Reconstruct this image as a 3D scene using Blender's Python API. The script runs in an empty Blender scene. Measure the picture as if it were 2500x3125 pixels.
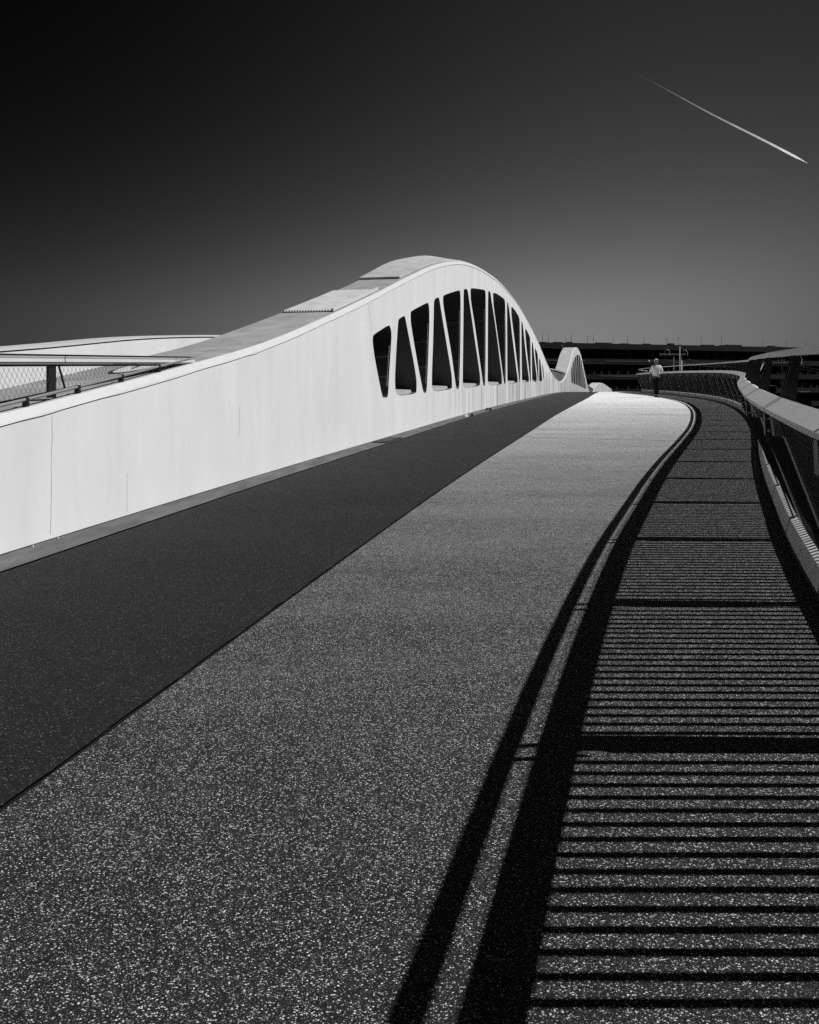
import bpy, bmesh, math, random
from mathutils import Vector, Matrix
from mathutils.geometry import tessellate_polygon
random.seed(7)
R = math.radians
sc = bpy.context.scene
COL = sc.collection

# ------------------------------------------------------------------ camera, sky, sun, exposure
EYE = 1.42
cam_d = bpy.data.cameras.new('camera')
cam_d.sensor_fit = 'HORIZONTAL'; cam_d.sensor_width = 36.0; cam_d.lens = 36.0
cam_d.shift_y = -0.165
cam_d.clip_start = 0.05; cam_d.clip_end = 30000
cam = bpy.data.objects.new('camera', cam_d); COL.objects.link(cam)
cam.location = (0, 0, EYE); cam.rotation_euler = (R(90), 0, 0)
sc.camera = cam

SUN_EL, SUN_AZ = 46.6, 84.0          # degrees; azimuth clockwise from +Y
world = bpy.data.worlds.new('World'); sc.world = world; world.use_nodes = True
wt = world.node_tree
bg = wt.nodes['Background']

def wnode(t, **k):
    n = wt.nodes.new(t)
    for a, b in k.items(): setattr(n, a, b)
    return n

def wmath(op, a, b=None, clamp=False):
    n = wnode('ShaderNodeMath', operation=op, use_clamp=clamp)
    for i, v in enumerate((a, b)):
        if v is None: continue
        if isinstance(v, (int, float)): n.inputs[i].default_value = v
        else: wt.links.new(v, n.inputs[i])
    return n.outputs[0]
sky = wnode('ShaderNodeTexSky', sky_type='NISHITA', sun_disc=False)
sky.sun_elevation = R(SUN_EL); sky.sun_rotation = R(SUN_AZ)
sep = wnode('ShaderNodeSeparateColor'); wt.links.new(sky.outputs[0], sep.inputs[0])
red = wmath('SMOOTH_MIN', wmath('MULTIPLY', sep.outputs[0], 0.1), 0.395)      # black-and-white film behind a red filter
red.node.inputs[2].default_value = 0.22
tone = wmath('MULTIPLY', wmath('POWER', red, 3.0), 3.6)
tc = wnode('ShaderNodeTexCoord'); sx = wnode('ShaderNodeSeparateXYZ'); wt.links.new(tc.outputs['Generated'], sx.inputs[0])
az = wmath('MULTIPLY', wmath('ARCTAN2', sx.outputs[0], sx.outputs[1]), 57.2958)
g = wmath('DIVIDE', wmath('SUBTRACT', az, 7.0), 23.5)
g = wmath('EXPONENT', wmath('MULTIPLY', wmath('MULTIPLY', g, g), -1.0))
g = wmath('ADD', wmath('MULTIPLY', g, 0.90), 0.10)
val = wmath('MULTIPLY', wmath('MULTIPLY', tone, g), 10.3)
cmb = wnode('ShaderNodeCombineColor')
for i in range(3): wt.links.new(val, cmb.inputs[i])
wt.links.new(cmb.outputs[0], bg.inputs[0])
bg.inputs[1].default_value = 0.1

sun_d = bpy.data.lights.new('sun', 'SUN'); sun_d.energy = 4.1; sun_d.angle = R(0.5)
sun_d.color = (1.0, 1.0, 1.0)          # the photograph is black and white
sun = bpy.data.objects.new('sun', sun_d); COL.objects.link(sun)
sdir = Vector((math.cos(R(SUN_EL)) * math.sin(R(SUN_AZ)), math.cos(R(SUN_EL)) * math.cos(R(SUN_AZ)), math.sin(R(SUN_EL))))
sun.rotation_euler = sdir.to_track_quat('Z', 'Y').to_euler()
sun.location = (20, 0, 30)

sc.view_settings.view_transform = 'Standard'; sc.view_settings.look = 'None'
sc.view_settings.exposure = 0; sc.view_settings.gamma = 1; sc.view_settings.use_curve_mapping = False
sc.render.engine = 'CYCLES'
sc.cycles.use_denoising = False
sc.cycles.max_bounces = 6

# ------------------------------------------------------------------ helpers
def curve(P):
    xs = [p[0] for p in P]; ys = [p[1] for p in P]; n = len(P)
    m = []
    for i in range(n):
        if i == 0: m.append((ys[1]-ys[0])/(xs[1]-xs[0]))
        elif i == n-1: m.append((ys[-1]-ys[-2])/(xs[-1]-xs[-2]))
        else:
            a = xs[i]-xs[i-1]; b = xs[i+1]-xs[i]
            m.append(((ys[i]-ys[i-1])/a*b + (ys[i+1]-ys[i])/b*a)/(a+b))
    def f(t):
        if t <= xs[0]: return ys[0] + m[0]*(t-xs[0])
        if t >= xs[-1]: return ys[-1] + m[-1]*(t-xs[-1])
        i = 0
        while xs[i+1] < t: i += 1
        h = xs[i+1]-xs[i]; q = (t-xs[i])/h
        return (2*q**3-3*q**2+1)*ys[i]+(q**3-2*q**2+q)*h*m[i]+(-2*q**3+3*q**2)*ys[i+1]+(q**3-q**2)*h*m[i+1]
    return f

def zd(Y):                                # height of the deck: rises, then rolls over the crest
    return 0.016*Y - 0.0004*max(Y-20, 0)**2

class MB:
    def __init__(s): s.v = []; s.f = []; s.m = []
    def add(s, vs, fs, mi=0):
        o = len(s.v); s.v += [tuple(v) for v in vs]
        for f in fs: s.f.append([i+o for i in f]); s.m.append(mi)
    def box(s, x0, x1, y0, y1, z0, z1, mi=0, tf=None):
        vs = [(x, y, z) for z in (z0, z1) for y in (y0, y1) for x in (x0, x1)]
        if tf: vs = [tf(*v) for v in vs]
        s.add(vs, [(0,2,3,1),(4,5,7,6),(0,1,5,4),(2,6,7,3),(0,4,6,2),(1,3,7,5)], mi)
    def tube(s, pts, r, n=6, mi=0, caps=True):
        pts = [Vector(p) for p in pts]; o = len(s.v); N = len(pts)
        rr = r if isinstance(r, (list, tuple)) else [r]*N
        for i, p in enumerate(pts):
            d = (pts[min(i+1, N-1)]-pts[max(i-1, 0)]).normalized()
            up = Vector((0,0,1)) if abs(d.z) < .9 else Vector((0,1,0))
            a = d.cross(up).normalized(); b = a.cross(d)
            for k in range(n):
                t = 2*math.pi*k/n
                s.v.append(tuple(p + a*math.cos(t)*rr[i] + b*math.sin(t)*rr[i]))
        for i in range(N-1):
            for k in range(n):
                k2 = (k+1) % n
                s.f.append([o+i*n+k, o+i*n+k2, o+(i+1)*n+k2, o+(i+1)*n+k]); s.m.append(mi)
        if caps:
            s.f.append([o+k for k in range(n)][::-1]); s.m.append(mi)
            s.f.append([o+(N-1)*n+k for k in range(n)]); s.m.append(mi)
    def sweep(s, sections, mi=0, closed=True, caps=True):
        o = len(s.v); n = len(sections[0]); N = len(sections)
        for sec in sections: s.v += [tuple(p) for p in sec]
        for i in range(N-1):
            for k in range(n if closed else n-1):
                k2 = (k+1) % n
                s.f.append([o+i*n+k, o+i*n+k2, o+(i+1)*n+k2, o+(i+1)*n+k]); s.m.append(mi)
        if caps and closed:
            s.f.append([o+k for k in range(n)][::-1]); s.m.append(mi)
            s.f.append([o+(N-1)*n+k for k in range(n)]); s.m.append(mi)
    def mesh(s, name, mats, smooth=False, recalc=True):
        me = bpy.data.meshes.new(name); me.from_pydata(s.v, [], s.f)
        for m in (mats if isinstance(mats, (list, tuple)) else [mats]): me.materials.append(m)
        me.polygons.foreach_set('material_index', s.m)
        if recalc:
            bm = bmesh.new(); bm.from_mesh(me); bmesh.ops.recalc_face_normals(bm, faces=bm.faces); bm.to_mesh(me); bm.free()
        if smooth: me.polygons.foreach_set('use_smooth', [True]*len(me.polygons))
        me.update(); return me
    def build(s, name, mats, parent=None, smooth=False, **k):
        return obj(name, s.mesh(name, mats, smooth), parent, **k)

def obj(name, me, parent=None, label=None, cat=None, group=None, kind=None, loc=None, rotz=None):
    o = bpy.data.objects.new(name, me); COL.objects.link(o)
    if parent: o.parent = parent
    if label: o['label'] = label
    if cat: o['category'] = cat
    if group: o['group'] = group
    if kind: o['kind'] = kind
    if loc is not None: o.location = loc
    if rotz is not None: o.rotation_euler = (0, 0, rotz)
    return o

def thing(name, label, cat, group=None, loc=(0,0,0)):
    return obj(name, None, None, label, cat, group, None, loc)

# ------------------------------------------------------------------ materials (all greys)
class Mat:
    def __init__(s, name, rough=.7, metal=0, spec=.3):
        s.m = bpy.data.materials.new(name); s.m.use_nodes = True; s.t = s.m.node_tree
        s.b = s.t.nodes['Principled BSDF']
        s.b.inputs['Roughness'].default_value = rough; s.b.inputs['Metallic'].default_value = metal
        s.b.inputs['Specular IOR Level'].default_value = spec
        s.tc = s.t.nodes.new('ShaderNodeTexCoord')
    def math(s, op, a, b=None, c=None, clamp=False):
        n = s.t.nodes.new('ShaderNodeMath'); n.operation = op; n.use_clamp = clamp
        for i, v in enumerate((a, b, c)):
            if v is None: continue
            if isinstance(v, (int, float)): n.inputs[i].default_value = v
            else: s.t.links.new(v, n.inputs[i])
        return n.outputs[0]
    def coord(s, scale=(1,1,1), src='Object', rotz=0):
        n = s.t.nodes.new('ShaderNodeMapping'); s.t.links.new(s.tc.outputs[src], n.inputs[0])
        n.inputs['Scale'].default_value = scale; n.inputs['Rotation'].default_value = (0, 0, rotz)
        return n.outputs[0]
    def noise(s, vec, scale, detail=4, rough=.6):
        n = s.t.nodes.new('ShaderNodeTexNoise'); s.t.links.new(vec, n.inputs['Vector'])
        n.inputs['Scale'].default_value = scale; n.inputs['Detail'].default_value = detail; n.inputs['Roughness'].default_value = rough
        return n.outputs[0]
    def voro(s, vec, scale, out='Color'):
        n = s.t.nodes.new('ShaderNodeTexVoronoi'); s.t.links.new(vec, n.inputs['Vector'])
        n.inputs['Scale'].default_value = scale
        if out == 'Distance': return n.outputs['Distance']
        q = s.t.nodes.new('ShaderNodeSeparateColor'); s.t.links.new(n.outputs['Color'], q.inputs[0])
        return q.outputs[0], q.outputs[1], n.outputs['Distance']
    def maprange(s, v, a, b, c, d, smooth=False):
        n = s.t.nodes.new('ShaderNodeMapRange'); s.t.links.new(v, n.inputs[0])
        if smooth: n.interpolation_type = 'SMOOTHSTEP'
        for i, x in enumerate((a, b, c, d)): n.inputs[i+1].default_value = x
        return n.outputs[0]
    def xyz(s, src='Object'):
        n = s.t.nodes.new('ShaderNodeSeparateXYZ'); s.t.links.new(s.tc.outputs[src], n.inputs[0]); return n.outputs
    def grey(s, v):
        n = s.t.nodes.new('ShaderNodeCombineColor')
        for i in range(3):
            if isinstance(v, (int, float)): n.inputs[i].default_value = v
            else: s.t.links.new(v, n.inputs[i])
        s.t.links.new(n.outputs[0], s.b.inputs['Base Color'])
    def bump(s, h, strength=.3, dist=.01):
        n = s.t.nodes.new('ShaderNodeBump'); n.inputs['Strength'].default_value = strength; n.inputs['Distance'].default_value = dist
        s.t.links.new(h, n.inputs['Height']); s.t.links.new(n.outputs[0], s.b.inputs['Normal'])

def plain(name, v, rough=.6, metal=0, var=.12, scale=6, spec=.3, vec=(1,1,1)):
    m = Mat(name, rough, metal, spec)
    n = m.noise(m.coord(vec), scale, 5)
    m.grey(m.math('MULTIPLY', m.maprange(n, .25, .75, 1-var, 1+var), v))
    return m.m

def aggregate(name, paste, pale_near, pale_far, speck=.55, share=(.045, .30), size=235., contrast=.6):
    """exposed stone surfacing: dark binder, pale chips; brightening at grazing view is painted in as paler colour towards the crest"""
    m = Mat(name, .85, 0, .15)
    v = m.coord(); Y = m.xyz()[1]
    view_lift = m.maprange(Y, 2.0, 34.0, 0, 1)  # distance ramp that paints the grazing-view brightening into binder and chips
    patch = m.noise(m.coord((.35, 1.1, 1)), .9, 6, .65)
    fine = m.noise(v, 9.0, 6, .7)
    view_lift = m.math('ADD', view_lift, m.math('MULTIPLY', m.math('SUBTRACT', patch, .5), .24), clamp=True)
    base = m.maprange(m.math('POWER', view_lift, 1.45), 0, 1, pale_near, pale_far)
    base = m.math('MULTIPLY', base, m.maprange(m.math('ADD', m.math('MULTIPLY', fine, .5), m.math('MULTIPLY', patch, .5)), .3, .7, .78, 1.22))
    # coarse chips
    wob = m.t.nodes.new('ShaderNodeVectorMath'); wob.operation = 'MULTIPLY_ADD'
    nn = m.t.nodes.new('ShaderNodeTexNoise'); m.t.links.new(v, nn.inputs['Vector']); nn.inputs['Scale'].default_value = 300; nn.inputs['Detail'].default_value = 1
    m.t.links.new(nn.outputs['Color'], wob.inputs[0]); wob.inputs[1].default_value = (.003,)*3; m.t.links.new(m.coord((.68, 1, 1)), wob.inputs[2])
    c1, b1, d1 = m.voro(wob.outputs[0], size)
    c2, b2, d2 = m.voro(wob.outputs[0], size*1.8)
    thr = m.math('SUBTRACT', 1.0, m.maprange(view_lift, 0, 1, share[0], share[1]))
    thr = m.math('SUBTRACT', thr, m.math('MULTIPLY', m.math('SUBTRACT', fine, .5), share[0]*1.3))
    inside = m.maprange(d1, .40, .52, 1, 0)
    s1 = m.math('MULTIPLY', m.math('GREATER_THAN', c1, thr), m.math('MULTIPLY', inside, m.maprange(b1, 0, 1, .25, 1.0)))
    inside2 = m.maprange(d2, .30, .52, 1, 0)
    s2 = m.math('MULTIPLY', m.math('GREATER_THAN', c2, m.math('SUBTRACT', thr, .02)), m.math('MULTIPLY', inside2, m.maprange(b2, 0, 1, .1, .7)))
    grain = m.math('MULTIPLY', base, m.maprange(b2, 0, 1, 1-contrast, 1+contrast))
    sp = m.math('MAXIMUM', s1, s2)
    col = m.math('ADD', m.math('MULTIPLY', grain, m.math('SUBTRACT', 1.0, sp)), m.math('MULTIPLY', sp, speck))
    m.grey(col)
    h = m.math('ADD', m.math('MULTIPLY', m.math('SUBTRACT', 1.0, d1), .6), m.math('MULTIPLY', m.math('SUBTRACT', 1.0, d2), .3))
    m.bump(h, .55, .004)
    return m.m

def wall_paint(name, base=.78, stains=.0, streak=.10, ymask=None):
    m = Mat(name, .6, 0, .25)
    n1 = m.noise(m.coord((1, 1, .12)), 2.6, 6, .65)     # rain streaks run down the wall
    n2 = m.noise(m.coord((1, 1, 1)), .7, 5, .6)
    n3 = m.noise(m.coord((1, 1, 1)), 60, 3, .7)
    f = m.math('MULTIPLY', m.maprange(n1, .35, .75, 1+streak*.35, 1-streak), m.maprange(n2, .3, .7, .955, 1.03))
    f = m.math('MULTIPLY', f, m.maprange(n3, .2, .8, .985, 1.015))
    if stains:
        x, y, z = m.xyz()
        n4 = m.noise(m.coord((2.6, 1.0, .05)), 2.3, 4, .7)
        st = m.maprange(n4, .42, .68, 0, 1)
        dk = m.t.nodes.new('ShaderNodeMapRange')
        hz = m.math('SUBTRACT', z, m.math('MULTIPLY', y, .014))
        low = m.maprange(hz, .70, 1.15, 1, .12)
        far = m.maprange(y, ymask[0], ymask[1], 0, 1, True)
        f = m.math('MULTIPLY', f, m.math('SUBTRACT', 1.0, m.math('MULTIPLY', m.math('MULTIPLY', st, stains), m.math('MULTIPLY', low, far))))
    m.grey(m.math('MULTIPLY', f, base))
    m.bump(n3, .12, .004)
    return m.m

M = {}
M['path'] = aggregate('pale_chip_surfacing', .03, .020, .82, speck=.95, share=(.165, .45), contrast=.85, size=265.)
M['strip'] = aggregate('footway_edge_surfacing', .03, .020, .05, speck=.90, share=(.165, .16), contrast=.85, size=265.)  # same chips, nearly without the painted far brightening
M['cycle'] = aggregate('dark_fine_asphalt', .02, .017, .046, speck=.30, share=(.040, .030), size=230., contrast=.95)
M['gutter'] = plain('gutter_concrete', .115, .8, var=.45, scale=5.0, vec=(1, .35, 1))
M['seal'] = plain('joint_sealant', .008, .7)
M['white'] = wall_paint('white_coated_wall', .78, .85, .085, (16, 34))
M['white_far'] = wall_paint('stained_white_wall', .58, .55, .32, (40, 60))
M['reveal'] = plain('white_coating_shade_grey', .10, .7, var=.15, scale=2)  # white paint of the deep piers, their shade painted in as grey
M['coping'] = plain('white_edge_coating', .66, .55, var=.05, scale=8)
M['slab'] = wall_paint('weathered_pale_top', .44, 0, .35)
M['slab_hi'] = wall_paint('pale_top_sheet', .58, 0, .25)
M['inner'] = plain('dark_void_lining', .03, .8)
M['sill'] = plain('rusty_stained_sill', .40, .8, var=.5, scale=9, vec=(1, 2.5, .2))
M['flange'] = plain('pale_flange_edge', .42, .5)
M['hair_line'] = plain('hairline_crack', .52, .7)
M['metal_dk'] = plain('charcoal_painted_steel', .02, .45, spec=.4)
M['metal_bal'] = plain('dark_baluster_steel', .045, .35, spec=.5)
M['metal_lt'] = plain('satin_pale_aluminium', .62, .45, var=.06)
M['panel_wh'] = plain('satin_white_panel', .74, .42, var=.06, scale=4)
M['kerb'] = plain('grey_kerb_cladding', .55, .6, var=.12, scale=5)
M['galv'] = plain('galvanised_steel', .45, .45, var=.1)
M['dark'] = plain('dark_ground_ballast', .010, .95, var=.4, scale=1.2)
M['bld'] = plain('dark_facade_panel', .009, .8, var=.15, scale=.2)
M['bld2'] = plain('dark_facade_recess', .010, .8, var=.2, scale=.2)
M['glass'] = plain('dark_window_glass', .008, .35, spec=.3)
M['lite'] = plain('sunlit_sill_tone', .35, .5)
M['wire'] = plain('dull_cable', .25, .5)
M['net'] = plain('stainless_cable_net', .06, .4)
M['black'] = plain('black_cloth', .008, .9)
M['skin'] = plain('tanned_skin', .26, .6, var=.06)
M['shirt'] = plain('pale_grey_knit_cloth', .88, .9, var=.10, scale=14)
M['hair'] = plain('white_hair', .75, .7, var=.12, scale=60)
M['shoe'] = plain('black_leather', .010, .5)
M['mark'] = plain('dark_sprayed_ink', .04, .7)
M['markw'] = plain('white_sprayed_ink', .7, .7)
M['litter'] = plain('white_paper_litter', .75, .8)

# ------------------------------------------------------------------ plan curves and the deck
XW = curve([(-10,-6.9),(-4,-5.5),(2,-4.04),(6.07,-3.04),(9.1,-2.27),(11.75,-1.56),(16.67,-.2),(22.4,1.38),(27.2,2.75),(35.6,5.1),(48.4,8.4),(77.5,15.8),(131,30.7),(150,36.9),(165,41.2),(190,49)])
XR = curve([(-10,-2.2),(-4,-.25),(0,.97),(2.08,1.56),(3.03,1.84),(4.84,2.42),(6.45,2.98),(8.17,3.63),(9.87,4.28),(11.73,5.02),(15.3,6.5),(17.84,7.53),(21.7,8.96),(26,10.39),(30.5,11.65),(40.5,13.34),(49,14.3),(53.5,15.1),(58,16.9),(63,19.6),(70,23.0),(80,27)])

def plan(XF):
    """returns place(Y, w, z): point w metres off the curve (left positive for the wall's back) and z above the deck"""
    def place(Y, w, z):
        dx = (XF(Y+.01)-XF(Y-.01))/.02; n = math.hypot(1, dx)
        return (XF(Y)-w/n, Y+w*dx/n, z+zd(Y))
    return place
PW = plan(XW)                 # w > 0: behind the wall's face
_PR = plan(XR)
def PR(Y, w, z): return _PR(Y, -w, z)     # w > 0: outward over the railing

def sheet(name, left, right, y0, y1, dz, mat, step=.5, cols=1, th=None):
    mb = MB(); n = int((y1-y0)/step)+1; o = 0
    for i in range(n+1):
        Y = y0+(y1-y0)*i/n
        for c in range(cols+1):
            a = left(Y); b = right(Y); x = a+(b-a)*c/cols
            mb.v.append((x, Y, zd(Y)+dz))
    for i in range(n):
        for c in range(cols):
            q = i*(cols+1)+c
            mb.f.append([q, q+1, q+cols+2, q+cols+1]); mb.m.append(0)
    return mb.build(name, mat, kind='structure')

Y0, Y1 = -9, 150
def edge_r(Y):
    return min(XR(Y), XR(75)+(Y-75)*.28+1.0) if Y > 75 else XR(Y)
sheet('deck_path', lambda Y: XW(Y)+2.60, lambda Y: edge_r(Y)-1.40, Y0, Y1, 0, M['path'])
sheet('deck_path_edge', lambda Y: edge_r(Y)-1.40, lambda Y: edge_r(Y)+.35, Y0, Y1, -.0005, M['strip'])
sheet('cycle_path', lambda Y: XW(Y)+.392+.002*math.sin(Y*11), lambda Y: XW(Y)+2.575+.003*math.sin(Y*9)+.002*math.sin(Y*31), Y0, Y1, -.001, M['cycle'], step=.12)
sheet('gutter', lambda Y: XW(Y)-.02, lambda Y: XW(Y)+.366, Y0, Y1, .001, M['gutter'])
sheet('wall_foot_joint', lambda Y: XW(Y)-.01, lambda Y: XW(Y)+.014+.004*math.sin(Y*7.3)+.003*math.sin(Y*23), Y0, Y1, .005, M['seal'], step=.12)
sheet('deck_bed', lambda Y: XW(Y)-.02, lambda Y: edge_r(Y)+.3, Y0, Y1, -.02, M['seal'])
# sealant lines across the path
def crossline(name, ya, wdt):
    mb = MB(); dx = (XW(ya+.01)-XW(ya-.01))/.02; n = math.hypot(1, dx); u = (1/n, -dx/n)
    pts = []
    L = 0
    for i in range(41):
        s_ = .40*n + i*.16
        x = XW(ya)+u[0]*s_; y = ya+u[1]*s_+random.uniform(-.004, .004)
        pts.append((x, y))
    for i, (x, y) in enumerate(pts):
        mb.v += [(x, y-wdt/2, zd(y)+.004), (x, y+wdt/2, zd(y)+.004)]
        if i: q = 2*i; mb.f.append([q-2, q, q+1, q-1]); mb.m.append(0)
    mb.build(name, M['seal'], kind='structure')
for ya in (16.5, 24.5, 33.0): crossline('path_joint', ya, .022)

# deck slab under everything, river bank far below
mb = MB(); secs = []
for i in range(81):
    Y = Y0+(Y1-Y0)*i/80
    a = PW(Y, 4.2, -.06); b = (edge_r(Y)+.30, Y, zd(Y)-.06)
    secs.append([a, b, (b[0]-.1, b[1], b[2]-.5), (a[0]+.1, a[1], a[2]-.5)])
mb.sweep(secs); mb.build('bridge_slab', M['dark'], kind='structure')
mb = MB(); mb.add([(-3000,-3000,-9),(3000,-3000,-9),(3000,6000,-9),(-3000,6000,-9)], [(0,1,2,3)])
mb.build('ground', M['dark'], kind='structure')

# ------------------------------------------------------------------ white wave wall with its arches
HP = [(-9,1.95),(-6,1.45),(-2,.95),(2,.75),(4,.85),(6.07,1.042),(7.35,1.209),(8.8,1.412),(10.5,1.674),(12.8,2.16),(15.1,2.702),(16.74,3.113),(17.75,3.359),(19.43,3.745),(21.44,4.10),(22.6,4.247),(24.4,4.373),(26.5,4.39),(28.6,4.338),(30.6,4.171),(33,3.909),(36,3.45),(39.9,2.79),(45.2,1.79),(49.1,1.2),(52.2,.88),(56,.72),(59,.88),(62.6,1.34),(66.4,2.12),(69.7,3.06),(74,3.95),(77.7,4.3),(81.3,4.37),(86,4.03),(91,3.03),(96.3,2.04),(101.8,1.09),(106,.7),(109,.7),(112.9,1.06),(118.4,2.04),(124.5,2.85),(133,3.35),(145,3.5),(155,3.6),(163,2.8),(170,.8)]
H = curve(HP)
RISE = curve([(-9,0),(14.5,0),(17,0),(18,.04),(19,.09),(21,.11),(23,.17),(25,.20),(27,.13),(31,.04),(35,0),(60,0),(190,0)])

# openings of the nearest arch: (Y, height above deck), measured along the wall
OPEN = [
 [(15.03,1.958),(15.942,2.18),(16.049,2.129),(16.105,2.042),(16.11,1.885),(15.942,1.148),(15.906,.861),(15.855,.764),(15.55,.776),(15.478,.876),(15.275,1.202),(15.076,1.541),(14.964,1.81),(14.974,1.915)],
 [(16.589,2.326),(16.996,2.419),(17.068,2.388),(17.124,2.319),(17.384,1.946),(17.745,1.439),(17.949,1.089),(17.969,.914),(17.929,.765),(16.513,.766),(16.38,.879),(16.339,1.119),(16.431,1.666),(16.548,2.22)],
 [(17.516,2.547),(18.942,2.844),(19.024,2.79),(19.08,2.688),(19.09,2.343),(18.973,1.545),(18.866,.915),(18.795,.752),(18.56,.76),(18.433,.901),(18.071,1.389),(17.654,2.028),(17.491,2.314),(17.48,2.484)],
 [(19.625,2.975),(19.966,3.046),(20.048,3.017),(20.139,2.898),(20.623,2.216),(21.194,1.443),(21.428,1.085),(21.454,.876),(21.428,.757),(19.457,.75),(19.324,.876),(19.324,1.171),(19.457,2.09),(19.513,2.798),(19.533,2.922)],
 [(20.501,3.139),(22.315,3.432),(22.411,3.395),(22.472,3.291),(22.483,2.822),(22.457,1.883),(22.315,.825),(22.202,.735),(21.994,.741),(21.897,.835),(21.387,1.681),(20.746,2.51),(20.465,2.894),(20.44,3.062)],
 [(22.921,3.514),(23.293,3.555),(23.4,3.516),(23.476,3.425),(24.072,2.59),(24.897,1.456),(25.157,1.072),(25.187,.896),(25.101,.741),(22.875,.741),(22.742,.846),(22.773,1.574),(22.844,2.846),(22.86,3.419)],
 [(23.832,3.623),(24.311,3.668),(25.87,3.772),(26.023,3.725),(26.059,3.601),(26.059,2.695),(26.023,1.244),(25.946,.739),(25.799,.725),(25.651,.781),(25.07,1.596),(24.311,2.67),(23.832,3.241),(23.771,3.534)],
 [(26.476,3.796),(26.756,3.811),(26.894,3.75),(26.975,3.626),(27.882,2.638),(28.784,1.401),(29.064,1.038),(29.064,.836),(29.018,.716),(26.578,.722),(26.379,.803),(26.4,1.978),(26.441,3.451)],
 [(27.368,3.823),(28.101,3.849),(29.548,3.798),(29.721,3.742),(29.772,3.56),(29.869,2.487),(29.894,.825),(29.747,.703),(29.548,.727),(29.135,1.241),(28.213,2.419),(27.454,3.343),(27.327,3.713)],
 [(30.174,3.747),(30.46,3.72),(30.643,3.544),(31.606,2.298),(32.645,1.064),(32.828,.881),(32.767,.722),(30.434,.712),(30.251,.82),(30.2,2.502)],
 [(31.158,3.67),(32.192,3.573),(33.277,3.377),(33.435,3.109),(33.501,1.714),(33.536,.758),(33.338,.714),(32.956,1.155),(31.896,2.486),(31.188,3.325)],
 [(33.867,3.285),(34.244,3.204),(34.458,2.978),(34.998,2.228),(36.16,1.059),(36.364,.857),(36.282,.716),(34.209,.704),(34.041,.824),(33.903,2.193)],
 [(34.922,3.1),(36.7,2.744),(36.873,2.496),(37.046,1.266),(37.087,.724),(36.827,.726),(36.364,1.261),(35.37,2.339)],
 [(37.357,2.593),(37.907,2.474),(38.63,1.707),(39.506,1.009),(39.506,.706),(37.769,.692),(37.535,.851)],
 [(38.63,2.352),(39.934,2.093),(40.209,1.737),(40.434,.785),(40.209,.73),(39.557,1.339),(38.834,1.927)],
 [(40.663,1.916),(41.366,1.761),(42.171,1.015),(42.232,.71),(40.953,.687),(40.78,.954)],
 [(42.359,1.635),(43.077,1.408),(43.276,.839),(43.011,.791),(42.553,1.253)]]

def chaikin(P):
    Q = []
    for i in range(len(P)):
        a, b = P[i], P[(i+1) % len(P)]
        Q.append((a[0]*.8+b[0]*.2, a[1]*.8+b[1]*.2)); Q.append((a[0]*.2+b[0]*.8, a[1]*.2+b[1]*.8))
    return Q

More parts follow.
